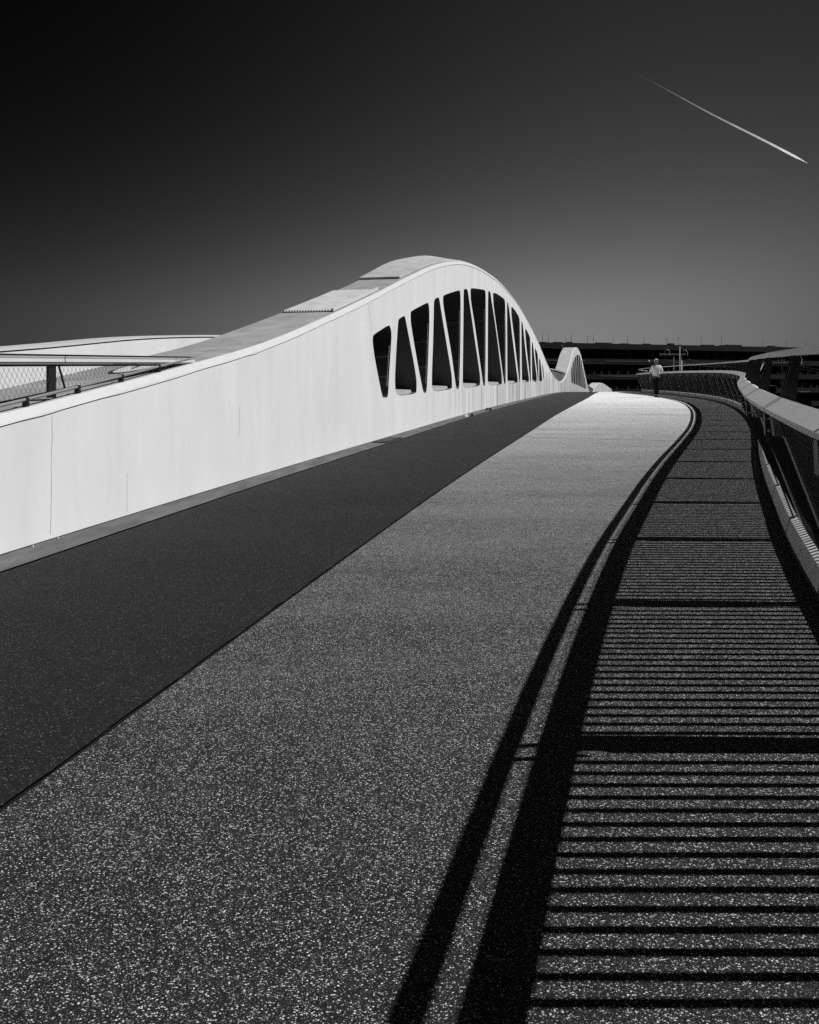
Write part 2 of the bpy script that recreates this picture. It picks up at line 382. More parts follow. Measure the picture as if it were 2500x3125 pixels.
DEPTH = 1.0
def wave_segment(label, cat, ya, yb, holes, mat, topmat='slab', joints=()):
    root = thing('arch_wall', label, cat, 'arches of the white wave wall', loc=PW((ya+yb)/2, .5, -.05))
    inv = root.location.copy()
    N = max(8, int((yb-ya)/.4)); top = [(ya+(yb-ya)*i/N, H(ya+(yb-ya)*i/N)-.09) for i in range(N+1)]
    outer = [(y, z) for y, z in top][::-1] + [(ya+(yb-ya)*i/20, -.3) for i in range(21)]
    loops = [outer]+holes
    flat = [p for l in loops for p in l]
    tris = tessellate_polygon([[Vector((p[0], p[1], 0)) for p in l] for l in loops])
    bm = bmesh.new()
    F = [bm.verts.new((p[0], 0, p[1])) for p in flat]; B = [bm.verts.new((p[0], DEPTH-.03, p[1])) for p in flat]
    for t in tris:
        try: bm.faces.new([F[i] for i in t]).material_index = 0
        except ValueError: pass
        try: bm.faces.new([B[i] for i in t[::-1]]).material_index = 2 if len(holes) else 0
        except ValueError: pass
    o = 0
    for li, l in enumerate(loops):
        for i in range(len(l)):
            j = (i+1) % len(l)
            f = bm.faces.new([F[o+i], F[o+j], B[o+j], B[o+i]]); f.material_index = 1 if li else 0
        o += len(l)
    # slice so that the long triangles follow the curved plan
    y = math.floor(ya)+1
    while y < yb:
        gm = bm.verts[:]+bm.edges[:]+bm.faces[:]
        bmesh.ops.bisect_plane(bm, geom=gm, plane_co=(y+.013, 0, 0), plane_no=(1, 0, 0), dist=1e-5)
        y += 1.5
    for v in bm.verts:
        p = PW(v.co.x, v.co.y, v.co.z); v.co = Vector(p)
    bmesh.ops.recalc_face_normals(bm, faces=bm.faces)
    me = bpy.data.meshes.new('wall_body')
    bm.to_mesh(me); bm.free()
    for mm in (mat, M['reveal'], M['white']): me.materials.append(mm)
    def child(o_):
        o_.matrix_parent_inverse = Matrix.Translation(-inv); return o_
    child(obj('wall_body', me, root))
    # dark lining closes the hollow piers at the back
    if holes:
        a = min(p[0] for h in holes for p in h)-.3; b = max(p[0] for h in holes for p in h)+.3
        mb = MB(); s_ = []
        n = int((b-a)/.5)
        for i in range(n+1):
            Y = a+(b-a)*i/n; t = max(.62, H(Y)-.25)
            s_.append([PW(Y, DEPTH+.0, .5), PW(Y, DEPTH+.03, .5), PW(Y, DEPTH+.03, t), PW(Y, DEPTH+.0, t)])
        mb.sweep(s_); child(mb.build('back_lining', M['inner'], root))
    # white edge strip and the walkable-looking top
    mb = MB(); s1 = []; mb2 = MB(); s2 = []
    n = int((yb-ya)/.25)
    for i in range(n+1):
        Y = ya+(yb-ya)*i/n; h = H(Y); r = RISE(Y); j = random.uniform(-.006, .006)
        s1.append([PW(Y, -.012, h-.088+j), PW(Y, -.006, h-.070), PW(Y, .030, h-.004), PW(Y, .05, h-.001), PW(Y, .05, h-.088), PW(Y, .02, h-.088)])
        s2.append([PW(Y, .05, h-.003), PW(Y, .55, h-.003+r*.45), PW(Y, DEPTH+.02, h-.003+r), PW(Y, DEPTH+.02, h-.16), PW(Y, .05, h-.086)])
    mb.sweep(s1); child(mb.build('edge_coping', M['coping'], root))
    mb2.sweep(s2); child(mb2.build('top_slab', M[topmat], root))
    for (yj, za, zb, lean) in joints:
        mb = MB(); s_ = []; K = 14
        for i in range(K+1):
            z = za+(zb-za)*i/K; y_ = yj+lean*i/K+random.uniform(-.005, .005); w_ = random.uniform(.001, .0035)
            s_.append([PW(y_-w_, -.002, z), PW(y_+w_, -.002, z), PW(y_+w_, .01, z), PW(y_-w_, .01, z)])
        mb.sweep(s_); child(mb.build('panel_joint', M['flange'] if zb-za > .5 or za > 1 else M['hair_line'], root))
    return root, child

def is_inverted(k): return k % 2 == 0
holes1 = [chaikin(h) for h in OPEN]
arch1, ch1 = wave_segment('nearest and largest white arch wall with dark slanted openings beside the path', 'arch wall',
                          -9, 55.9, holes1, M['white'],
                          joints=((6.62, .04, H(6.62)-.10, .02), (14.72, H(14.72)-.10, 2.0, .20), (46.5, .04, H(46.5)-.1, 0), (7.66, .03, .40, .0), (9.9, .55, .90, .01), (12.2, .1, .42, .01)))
holes2 = []
for h in OPEN:
    q = []
    for y, z in chaikin(h):
        sc_ = max(.1, min(1.0, (H(y+54)-.95)/(H(y)-.95))) if z > .8 else 1
        q.append((y+54, .72+(z-.72)*sc_))
    holes2.append(q)
arch2, ch2 = wave_segment('second white arch wall seen small and steep behind the end of the large arch', 'arch wall',
                          56.0, 109.0, holes2, M['white_far'], 'slab_hi')
arch3, ch3 = wave_segment('lowest farthest white hump of the arch wall just above the crest of the path', 'arch wall',
                          109.1, 169, [], M['white_far'], 'coping')

# sills, bracket bars and bright flange edges in the openings
def fit_openings(holes, root, child, small):
    for k, h in enumerate(holes):
        ys = [p[0] for p in h]; zs = [p[1] for p in h]; zmin = min(zs); zmax = max(zs)
        low = [p[0] for p in h if p[1] < zmin+.16]
        a, b = min(low)+.02, max(low)-.02
        mb = MB()
        s_ = [[PW(y, .10, zmin-.02), PW(y, .12, zmin+.085), PW(y, .6, zmin+.12), PW(y, .6, zmin-.02)] for y in (a, (a+b)/2, b)]
        mb.sweep(s_); child(mb.build('sill', M['sill'], root))
        if small: continue
        if is_inverted(k):
            # right-hand edge of the opening at a given height
            def right(z):
                best = None
                for i in range(len(h)):
                    p, q = h[i], h[(i+1) % len(h)]
                    if (p[1]-z)*(q[1]-z) <= 0 and p[1] != q[1]:
                        y = p[0]+(q[0]-p[0])*(z-p[1])/(q[1]-p[1]); best = y if best is None else max(best, y)
                return best
            mb = MB(); s_ = []
            z0, z1 = zmin+.22, zmax-.55*(zmax-zmin)**.5*.6
            for i in range(9):
                z = z0+(z1-z0)*i/8; y = right(z)
                if y is None: continue
                y -= .005
                s_.append([PW(y-.035, .02, z), PW(y-.02, .02, z), PW(y-.02, .045, z), PW(y-.035, .045, z)])
            if len(s_) > 2: mb.sweep(s_); child(mb.build('flange', M['flange'], root))
            for zz in (zmin+(zmax-zmin)*.28, zmin+(zmax-zmin)*(.56 if k < 4 else .68)):
                y = right(zz)
                if y is None: continue
                mb = MB(); s_ = []
                for w_ in (.05, .40):
                    s_.append([PW(y-.05, w_, zz), PW(y-.012, w_, zz), PW(y-.012, w_, zz+.012), PW(y-.05, w_, zz+.012)])
                mb.sweep(s_); child(mb.build('stiffener', M['flange'], root))
fit_openings(holes1, arch1, ch1, False)
fit_openings(holes2, arch2, ch2, True)

# louvred sheet and raised cover plate on top of the nearest arch
NS = 18
mb = MB(); s_ = []
for i in range(7):
    Y = 13.29+(15.48-13.29)*i/6; h = H(Y)
    s_.append([PW(Y, .12, h+.002), PW(Y, .12, h+.012), PW(Y, 1.0, h+.012), PW(Y, 1.0, h+.002)])
mb.sweep(s_); ch1(mb.build('louvre_gap_shade', M['inner'], arch1))  # dark sheet added so the gaps between slats look shaded
for k in range(NS):
    w0 = .12+k*(.88/NS)
    mb = MB(); s_ = []
    for i in range(7):
        Y = 13.27+(15.50-13.27)*i/6; h = H(Y)+.035
        s_.append([PW(Y, w0+.004, h-.03), PW(Y, w0+.005, h+.001), PW(Y, w0+.014, h+.006), PW(Y, w0+.023, h+.001), PW(Y, w0+.024, h-.03)])
    mb.sweep(s_); ch1(mb.build('louvre_slat', M['slab_hi'], arch1))
mb = MB(); s_ = []
for i in range(8):
    Y = 13.25+(15.55-13.25)*i/7; h = H(Y)
    s_.append([PW(Y, .085, h+.01), PW(Y, .085, h+.055), PW(Y, .118, h+.06), PW(Y, .118, h+.01)])
mb.sweep(s_); ch1(mb.build('louvre_frame', M['coping'], arch1))
mb = MB(); s_ = []
for i in range(30):
    Y = 17.1+(33-17.1)*i/29; h = H(Y)+.0; r = RISE(Y)
    s_.append([PW(Y, .13, h+.012), PW(Y, .13, h+.045), PW(Y, .55, h+.045+r*.45), PW(Y, DEPTH+.03, h+.045+r), PW(Y, DEPTH+.03, h-.02)])
mb.sweep(s_); ch1(mb.build('cover_plate', M['slab_hi'], arch1))
# sprayed oval mark on the slope of the top slab
def flat_on_top(Y, w, dz=.003): return PW(Y, w, H(Y)+dz)
mb = MB(); n = 40
for rr0, rr1 in ((1.0, .88),):
    for i in range(n):
        a0, a1 = 2*math.pi*i/n, 2*math.pi*(i+1)/n
        mb.add([flat_on_top(8.78+.62*r_*math.cos(a), .52+.20*r_*math.sin(a), .002) for r_, a in ((rr0,a0),(rr0,a1),(rr1,a1),(rr1,a0))], [(0,1,2,3)], 0)
mb.add([flat_on_top(8.78+.62*.88*math.cos(2*math.pi*i/n), .52+.20*.88*math.sin(2*math.pi*i/n), .002) for i in range(n)], [tuple(range(n))], 1)
for (y0_, w0_, y1_, w1_, t) in ((8.45,.48,8.75,.55,.022),(8.6,.58,8.82,.44,.022),(8.85,.46,9.1,.57,.022),(9.0,.45,8.95,.6,.022)):
    mb.add([flat_on_top(y0_, w0_, .005), flat_on_top(y1_, w1_, .005), flat_on_top(y1_, w1_+t, .005), flat_on_top(y0_, w0_+t, .005)], [(0,1,2,3)], 0)
ch1(mb.build('sprayed_mark', [M['mark'], M['markw']], arch1))

# the far parapet across the bridge
def far_h(Y): return curve([(-9,1.0),(4,1.3),(8,1.52),(10,1.66),(12.2,1.85),(14.6,1.96),(16,1.99),(19,1.99),(24,1.8),(30,1.4)])(Y)
root = thing('parapet_wall', 'low white parapet wall at far left behind the mesh railing with thin dark line', 'parapet wall', None, PW(10, 4.3, 0))
inv = root.location.copy()
def chf(o_): o_.matrix_parent_inverse = Matrix.Translation(-inv); return o_
mb = MB(); mb2 = MB(); mb3 = MB(); s1 = []; s2 = []; s3 = []
for i in range(80):
    Y = -9+(34+9)*i/79; h = far_h(Y)-(0 if Y < 30 else (Y-30)*.1); D = 2.9
    s1.append([PW(Y, D, -.3), PW(Y, D, h-.032), PW(Y, D+.5, h-.032), PW(Y, D+.5, -.3)])
    s2.append([PW(Y, D-.02, h-.02), PW(Y, D-.02, h+.012), PW(Y, D+.55, h+.012), PW(Y, D+.55, h-.02)])
    s3.append([PW(Y, D+.01, h-.032), PW(Y, D+.01, h-.020), PW(Y, D+.4, h-.020), PW(Y, D+.4, h-.032)])
mb.sweep(s1); chf(mb.build('wall_body', M['white'], root))
mb2.sweep(s2); chf(mb2.build('cap', M['coping'], root))
mb3.sweep(s3); chf(mb3.build('shadow_gap', M['seal'], root))

# ------------------------------------------------------------------ mesh railings in the troughs of the wave
def guard(label, ya, yb, wire_r, last=None, p=.052, hh=.042):
    root = thing('mesh_railing', label, 'railing', 'mesh railings in the troughs of the wave wall', PW((ya+yb)/2, .2, H((ya+yb)/2)))
    inv = root.location.copy()
    def c(o_): o_.matrix_parent_inverse = Matrix.Translation(-inv); return o_
    W = .10
    def zt(Y): return 1.484 if Y < 20 else 1.47
    n = int((yb-ya)/.31)
    cuts = []; y = ya
    while y < yb-.05:
        y2 = min(y+1.87, yb)
        if last and y < last-.05 < y2-.1: y2 = last
        cuts.append((y, y2)); y = y2
    for (a, b) in cuts:
        s_ = []; s2_ = []; b2 = b-.012
        for i in range(5):
            Y = a+(b2-a)*i/4; z = zt(Y)
            s_.append([PW(Y, W-.045, z-.022), PW(Y, W-.052, z-.004), PW(Y, W-.045, z+.0), PW(Y, W+.045, z+.0), PW(Y, W+.055, z-.02), PW(Y, W+.03, z-.064), PW(Y, W-.025, z-.064), PW(Y, W-.05, z-.048)])
            s2_.append([PW(Y, W-.05, z+.001), PW(Y, W-.05, z+.014), PW(Y, W+.05, z+.014), PW(Y, W+.05, z+.001)])
        mb = MB(); mb.sweep(s_); c(mb.build('handrail_segment', M['metal_lt'], root))
        mb = MB(); mb.sweep(s2_); c(mb.build('handrail_cap', M['metal_dk'], root))
        s_ = [[PW(Y, W-.02, zt(Y)-.085), PW(Y, W+.02, zt(Y)-.085), PW(Y, W+.02, zt(Y)-.066), PW(Y, W-.02, zt(Y)-.066)] for Y in (a, b2)]
        mb = MB(); mb.sweep(s_); c(mb.build('handrail_underside', M['metal_dk'], root))
    # bottom rod on brackets
    pts = [PW(ya+(yb-ya)*i/n, .06, H(ya+(yb-ya)*i/n)+.055) for i in range(n+1)]
    mb = MB(); mb.tube(pts, .014, 8); c(mb.build('bottom_rod', M['wire'], root, smooth=True))
    y = ya+.25
    while y < yb-.2:
        mb = MB(); mb.box(-.022, .022, -.012, .012, 0, .07, tf=lambda u, v, z_: PW(y+v*1.2, .065+u, H(y)+z_))
        c(mb.build('bracket', M['metal_dk'], root)); y += .62
    ys = [p[1]-.11 for p in cuts]
    for Y in ys:
        if zt(Y)-.09 < H(Y)+.04: continue
        mb = MB(); mb.add([PW(Y-.05, W-.012, H(Y)+.01), PW(Y+.04, W-.012, H(Y)+.01), PW(Y+.04, W+.012, H(Y)+.01), PW(Y-.05, W+.012, H(Y)+.01),
                           PW(Y-.05, W-.012, zt(Y)-.08), PW(Y+.04, W-.012, zt(Y)-.08), PW(Y+.04, W+.012, zt(Y)-.08), PW(Y-.05, W+.012, zt(Y)-.08)],
                          [(0,3,2,1),(4,5,6,7),(0,1,5,4),(1,2,6,5),(2,3,7,6),(3,0,4,7)])
        c(mb.build('post', M['metal_dk'], root))
        mb = MB(); mb.tube([PW(Y+.07, .09, zt(Y)-.07), PW(Y+.13, .07, H(Y)+.07)], .010, 6); c(mb.build('brace', M['metal_dk'], root))
    # cable net: zigzag wires that meet and part
    mb = MB(); k = 0; y = ya
    while y < yb:
        bot = H(y)+.055; tp = zt(y)-.07
        if tp-bot > .03:
            m_ = int((tp-bot)/hh)+1; pts = []
            for i in range(m_+1):
                off = (p*.47 if (i+k) % 2 else 0)
                z = max(tp-hh*i, bot)
                pts.append(PW(y+off-(p*.235), .10-.04*i/m_, z))
            mb.tube(pts, wire_r, 3, caps=False)
        y += p/2; k += 1
    c(mb.build('cable_net', M['net'], root, kind='stuff'))
    return root
guard('dark mesh railing with pale flat handrail on the low wall at far left', 6.87-8*1.87, 8.99, .0014, last=8.60)
guard('small mesh railing filling the dip between the large arch and the second arch', 48.3, 63.2, .004, p=.10, hh=.08)
guard('farthest mesh railing in the dip before the lowest white hump', 99.5, 115.5, .006, p=.12, hh=.10)

# ------------------------------------------------------------------ leaning balustrade with its bays
bal = thing('balustrade', 'long curving dark balustrade with white coping panels and raised handrail on the right', 'balustrade', None, PR(10, .1, 0))
binv = bal.location.copy()
def cb(o_): o_.matrix_parent_inverse = Matrix.Translation(-binv); return o_
# arc length table along the kerb
TAB = []; yy = -8.0; s_acc = 0; px_, py_ = XR(yy), yy
while yy < 76:
    TAB.append((s_acc, yy)); yn = yy+.05; xn = XR(yn); s_acc += math.hypot(xn-px_, yn-py_); px_, py_ = xn, yn; yy = yn
import bisect
KEYS = [t[0] for t in TAB]
def Yat(s_):
    i = min(max(bisect.bisect_left(KEYS, s_), 1), len(TAB)-1); a, b = TAB[i-1], TAB[i]
    return a[1]+(b[1]-a[1])*(s_-a[0])/(b[0]-a[0])
def Sof(Y): 
    i = min(max(bisect.bisect_left([t[1] for t in TAB], Y), 1), len(TAB)-1); a, b = TAB[i-1], TAB[i]
    return a[0]+(b[0]-a[0])*(Y-a[1])/(b[1]-a[1])
BAY = 1.875
S_ref = Sof(4.875)
n0 = -int(S_ref/BAY); n1 = int((TAB[-1][0]-S_ref)/BAY)
def frame(Y):
    dx = (XR(Y+.02)-XR(Y-.02))/.04; n = math.hypot(1, dx)
    out = Vector((1/n, -dx/n, 0)); al = Vector((dx/n, 1/n, 0)); o = Vector((XR(Y), Y, zd(Y)))
    return o, math.atan2(out.y, out.x)
def local_mesh(name, fn, mat):
    mb = MB(); fn(mb); return mb.mesh(name, mat)
# local axes: x outward, y along, z up
def lean(z): return wo(z)+.050
def f_bal(mb):
    t = .006; d = .034
    for (z0, z1) in ((.10, 1.135),):
        a, b = lean(z0), lean(z1)
        mb.add([(a-d,-t,z0),(a+d,-t,z0),(a+d,t,z0),(a-d,t,z0),(b-d,-t,z1),(b+d,-t,z1),(b+d,t,z1),(b-d,t,z1)],
               [(0,3,2,1),(4,5,6,7),(0,1,5,4),(1,2,6,5),(2,3,7,6),(3,0,4,7)])
def wo(z): return .135-.360*(z-.08)          # outer edge of a post
def f_post(mb):
    P = [(.088,.03),(.15,.03),(wo(.98),.98),(-.250,.985),(-.268,1.130),(-.302,1.130),(wo(.98)-.085,.965),(wo(.50)-.055,.50),(.086,.21)]
    n = len(P)
    for yo in (-.060, .050):
        vs = [(x, yo, z) for x, z in P]+[(x, yo+.010, z) for x, z in P]
        mb.add(vs, [tuple(range(n))[::-1], tuple(range(n, 2*n))]+[(i, (i+1) % n, n+(i+1) % n, n+i) for i in range(n)])
    for (z0, z1, o0, o1) in ((.05, .96, wo(.05)-.035, wo(.96)-.035), (.99, 1.125, -.28, -.285), (.955, .992, wo(.96)-.030, -.274)):
        mb.add([(o0-.012,-.0505,z0),(o0,-.0505,z0),(o0,.0505,z0),(o0-.012,.0505,z0),(o1-.012,-.0505,z1),(o1,-.0505,z1),(o1,.0505,z1),(o1-.012,.0505,z1)],
               [(0,3,2,1),(4,5,6,7),(0,1,5,4),(1,2,6,5),(2,3,7,6),(3,0,4,7)])
def f_edge(mb):  # white strips that paint in sunlight on the post's outer edge
    for (xa, za, xb, zb) in ((wo(.06), .06, wo(.975), .975), (-.249, .99, -.267, 1.127)):
        for y0, y1 in ((-.0625, -.048), (.048, .0625)):
            mb.add([(xa-.006,y0,za),(xa+.006,y0,za),(xa+.006,y1,za),(xa-.006,y1,za),(xb-.006,y0,zb),(xb+.006,y0,zb),(xb+.006,y1,zb),(xb-.006,y1,zb)],
                   [(0,3,2,1),(4,5,6,7),(0,1,5,4),(1,2,6,5),(2,3,7,6),(3,0,4,7)])
def f_bolt(mb):
    for z in (1.02, 1.09):
        mb.tube([(-.275, -.061, z), (-.275, -.070, z)], .009, 6)
def f_fin(mb):
    P = [(-.225,1.12),(-.13,1.12),(-.100,1.475),(-.142,1.475)]
    n = 4
    for yo in (0,):
        vs = [(x, yo, z) for x, z in P]+[(x, yo+.008, z) for x, z in P]
        mb.add(vs, [tuple(range(n))[::-1], tuple(range(n, 2*n))]+[(i, (i+1) % n, n+(i+1) % n, n+i) for i in range(n)])
me_bal = local_mesh('baluster', f_bal, M['metal_bal'])
me_post = local_mesh('post', f_post, M['metal_dk'])
me_edge = local_mesh('post_edge_glint', f_edge, M['panel_wh'])
me_bolt = local_mesh('bolt', f_bolt, M['galv'])
me_fin = local_mesh('fin_plate', f_fin, M['metal_dk'])
def put(name, me, s_):
    o, a = frame(Yat(s_)); q = cb(obj(name, me, bal)); q.location = o; q.rotation_euler = (0, 0, a); return q
single = 0; rest = MB(); NB = 21
lv = [v.co.copy() for v in me_bal.vertices]; lf = [tuple(p.vertices) for p in me_bal.polygons]
for i in range(n0, n1):
    s0 = S_ref+i*BAY
    p_ = put('post', me_post, s0); obj('post_edge_glint', me_edge, p_)
    if Yat(s0) < 14: obj('bolt', me_bolt, p_)
    put('fin_plate', me_fin, s0-.058); put('fin_plate', me_fin, s0+.050)
    for k in range(NB):
        sb = s0+.06+(BAY-.12)*(k+.75)/(NB+.5)
        Yb = Yat(sb)
        if 2.6 < Yb < 29 and single < 300:
            put('baluster', me_bal, sb); single += 1
        else:
            o, a = frame(Yb); R_ = Matrix.Translation(o) @ Matrix.Rotation(a, 4, 'Z')
            rest.add([R_ @ v for v in lv], lf)
cb(rest.build('baluster', M['metal_bal'], bal, kind='stuff'))
def run(name, prof, s_a, s_b, mat, steps=3):
    secs = []
    for i in range(steps+1):
        Y = Yat(s_a+(s_b-s_a)*i/steps); secs.append([PR(Y, x, z) for x, z in prof])
    mb = MB(); mb.sweep(secs); return cb(mb.build(name, mat, bal))
COP = [(-.295,1.128),(-.302,1.158),(-.205,1.220),(-.165,1.205),(-.165,1.14),(-.20,1.128)]
HR = [(-.146,1.470),(-.155,1.490),(-.130,1.512),(-.090,1.512),(-.077,1.492),(-.088,1.470)]
KB = [(0,.048),(.030,.172),(.084,.188),(.086,.05)]
for i in range(n0, n1):
    s0 = S_ref+i*BAY
    for a, b in ((s0+.004, s0+BAY/2-.002), (s0+BAY/2+.002, s0+BAY-.004)):
        run('coping_panel', COP, a, b, M['panel_wh'], 2)
    for a, b in ((s0+.032, s0+BAY/2-.007), (s0+BAY/2+.007, s0+BAY-.032)): run('kerb_plate', KB, a, b, M['kerb'], 2)
    run('handrail_segment', HR, s0+.002, s0+BAY-.002, M['metal_lt'], 3)
S_a, S_b = S_ref+n0*BAY, S_ref+n1*BAY
run('kerb_upstand', [(.006,-.05),(.006,.046),(.32,.046),(.32,-.05)], S_a, S_b, M['metal_dk'], 200)
run('bottom_channel', [(.086,.047),(.086,.10),(.23,.10),(.23,.047)], S_a, S_b, M['metal_dk'], 200)

# ------------------------------------------------------------------ the walking man
def skinned(name, verts, edges, rad, mat, parent, sub=2):
    me = bpy.data.meshes.new(name); me.from_pydata(verts, edges, [])
    o = bpy.data.objects.new(name, me); COL.objects.link(o)
    md = o.modifiers.new('s', 'SKIN'); ss = o.modifiers.new('u', 'SUBSURF'); ss.levels = sub; ss.render_levels = sub
    for i, r in enumerate(rad):
        sv = me.skin_vertices[0].data[i]; sv.radius = (r, r) if isinstance(r, (int, float)) else r; sv.use_root = (i == 0)
    bpy.context.view_layer.update()
    dg = bpy.context.evaluated_depsgraph_get(); ev = o.evaluated_get(dg)
    nm = bpy.data.meshes.new_from_object(ev); nm.name = name
    COL.objects.unlink(o); bpy.data.objects.remove(o)
    nm.materials.clear(); nm.materials.append(mat)
    for p in nm.polygons: p.use_smooth = True; p.material_index = 0
    return obj(name, nm, parent)
PY = 37.7; PXm = (2003-1250)/2500*PY
person = thing('person', 'white haired person in pale polo shirt and black trousers walking towards the viewer', 'person', None, (PXm, PY, zd(PY)))
# x: viewer's right, y: away from viewer
V = [(0,0,.93),(0,0,1.12),(0,-.01,1.32),(0,-.005,1.46),(-.005,-.02,1.55),(-.01,-.03,1.63),(-.012,-.025,1.70),
     (.10,0,.88),(.075,-.02,.50),(.045,-.02,.10),(.045,-.12,.045),
     (-.10,0,.88),(-.075,.0,.50),(-.02,.06,.10),(-.025,-.05,.045),
     (.19,0,1.41),(.27,.02,1.16),(.17,-.20,1.09),(.085,-.24,1.07),
     (-.19,0,1.41),(-.25,.03,1.14),(-.29,-.07,.90),(-.315,-.10,.81)]
Ed = [(0,1),(1,2),(2,3),(3,4),(4,5),(5,6),(0,7),(7,8),(8,9),(9,10),(0,11),(11,12),(12,13),(13,14),(2,15),(15,16),(16,17),(17,18),(2,19),(19,20),(20,21),(21,22)]
Rd = [(.15,.11),(.14,.11),(.15,.11),(.06,.06),(.055,.06),(.078,.095),(.068,.085),
      (.085,.085),(.06,.06),(.042,.042),(.035,.03),(.085,.085),(.06,.06),(.042,.042),(.035,.03),
      (.055,.055),(.042,.042),(.030,.030),(.032,.022),(.055,.055),(.042,.042),(.030,.030),(.032,.022)]
body = skinned('body', V, Ed, Rd, M['skin'], person)
def fingers(base, dirn, side, parent):
    for k in range(5):
        b = Vector(base)+Vector(side)*(k-1.7)*.018; L = (.055, .075, .082, .075, .058)[k]; d = Vector(dirn).normalized()
        if k == 0: d = (d+Vector(side).normalized()*-.8).normalized(); b -= d*.02
        mb = MB(); mb.tube([b-d*.02, b+d*L*.5, b+d*L+Vector((0, -.012, 0))], [.0095, .0085, .006], 6)
        mb.build('finger', M['skin'], parent, smooth=True)
fingers((-.322,-.112,.775), (-.1,-.15,-1), (0,1,0), body)
fingers((.06,-.255,1.065), (-1,-.1,-.15), (0,-.1,-1), body)
skinned('shirt', [(0,0,.90),(0,0,1.10),(0,-.01,1.30),(0,0,1.44),(0,-.005,1.49),(.17,0,1.415),(.245,.01,1.26),(.268,.02,1.14),(-.17,0,1.415),(-.225,.02,1.26),(-.248,.03,1.13),(.10,0,.93),(-.10,0,.93)],
        [(0,1),(1,2),(2,3),(3,4),(2,5),(5,6),(6,7),(2,8),(8,9),(9,10),(1,11),(1,12)],
        [(.19,.14),(.185,.145),(.19,.14),(.10,.09),(.07,.075),(.085,.085),(.075,.075),(.078,.078),(.085,.085),(.075,.075),(.078,.078),(.10,.12),(.10,.12)], M['shirt'], person)
skinned('trousers', [(0,0,.92),(.095,0,.84),(.075,-.02,.50),(.045,-.02,.09),(-.095,0,.84),(-.075,0,.50),(-.02,.06,.11)],
        [(0,1),(1,2),(2,3),(0,4),(4,5),(5,6)], [(.165,.125),(.105,.105),(.078,.08),(.062,.066),(.105,.105),(.078,.08),(.062,.066)], M['black'], person)
for (x, y, yaw) in ((.045, -.07, 0), (-.022, .0, 0)):
    mb = MB(); mb.sweep([[(x-.04,y+.10,0),(x+.04,y+.10,0),(x+.035,y+.10,.09),(x-.035,y+.10,.09)],
                         [(x-.045,y,0),(x+.045,y,0),(x+.035,y,.085),(x-.035,y,.085)],
                         [(x-.05,y-.10,0),(x+.05,y-.10,0),(x+.035,y-.10,.055),(x-.035,y-.10,.055)],
                         [(x-.035,y-.17,0),(x+.035,y-.17,0),(x+.02,y-.165,.03),(x-.02,y-.165,.03)]])
    mb.build('shoe', M['shoe'], person, smooth=True)
# hair: cap over crown and back, ears, nose, spectacles
mb = MB(); rows = []
for i in range(7):
    th = i/6*1.75; row = []
    for k in range(14):
        ph = 2*math.pi*k/14; front = max(0, -math.sin(ph)); t = th*(1-.50*front)
        row.append((-.012+.090*math.sin(t)*math.cos(ph)*(1+.04*math.sin(5*ph+i)), -.02+.108*math.sin(t)*math.sin(ph), 1.685+.098*math.cos(t)))
    rows.append(row)
mb.sweep(rows, closed=True); mb.build('hair', M['hair'], person, smooth=True)
for sx_ in (-1, 1):
    mb = MB(); mb.tube([(-.012+sx_*.083,-.02,1.60),(-.012+sx_*.093,-.015,1.63),(-.012+sx_*.085,-.02,1.665)], [.008,.014,.008], 6); mb.build('ear', M['skin'], body, smooth=True)
mb = MB(); mb.tube([(-.016,-.115,1.665),(-.018,-.140,1.625),(-.016,-.118,1.615)], [.008,.014,.008], 6); mb.build('nose', M['skin'], body, smooth=True)
mb = MB()
for sx_ in (-1, 1):
    c_ = Vector((-.014+sx_*.034, -.128, 1.655)); mb.tube([c_+Vector((math.cos(a)*.025, 0, math.sin(a)*.019)) for a in [i*math.pi/5 for i in range(11)]], .003, 4)
    mb.tube([c_+Vector((sx_*.025,0,0)), (-.012+sx_*.088,-.02,1.655)], .0025, 4)
mb.build('spectacles', M['black'], person)
mb = MB(); mb.tube([(-.04,-.118,1.585),(-.014,-.124,1.582),(.012,-.118,1.585)], .004, 4); mb.build('mouth', M['black'], body)
skinned('collar', [(-.06,-.03,1.50),(-.005,-.085,1.455),(.05,-.03,1.50)], [(0,1),(1,2)], [.018,.014,.018], M['shirt'], person, 1)

# ------------------------------------------------------------------ dark office block far behind
A = Vector((19.0, 185.4, 0)); D2 = Vector((.915, .403, 0)).normalized(); NB_ = Vector((.403, -.915, 0)).normalized()
bld = thing('office_building', 'long dark flat roofed building with banded storeys across the background', 'building', None, (A.x, A.y, -9))
def cbld(o_): o_.matrix_parent_inverse = Matrix.Translation(-Vector((A.x, A.y, -9))); return o_
LEN = 165
def bb(u0, u1, d0, d1, z0, z1, mb=None):
    m_ = mb or MB()
    m_.box(u0, u1, d0, d1, z0, z1, tf=lambda u, d, z: tuple(A+D2*u+NB_*d+Vector((0, 0, z))))
    return m_
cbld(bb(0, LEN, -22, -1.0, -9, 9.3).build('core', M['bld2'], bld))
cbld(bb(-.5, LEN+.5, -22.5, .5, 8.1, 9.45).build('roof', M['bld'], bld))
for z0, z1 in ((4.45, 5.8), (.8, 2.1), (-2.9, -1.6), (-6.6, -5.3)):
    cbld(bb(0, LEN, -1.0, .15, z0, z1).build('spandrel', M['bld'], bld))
me_pane = {}
rnd = random.Random(3)
npane = 0
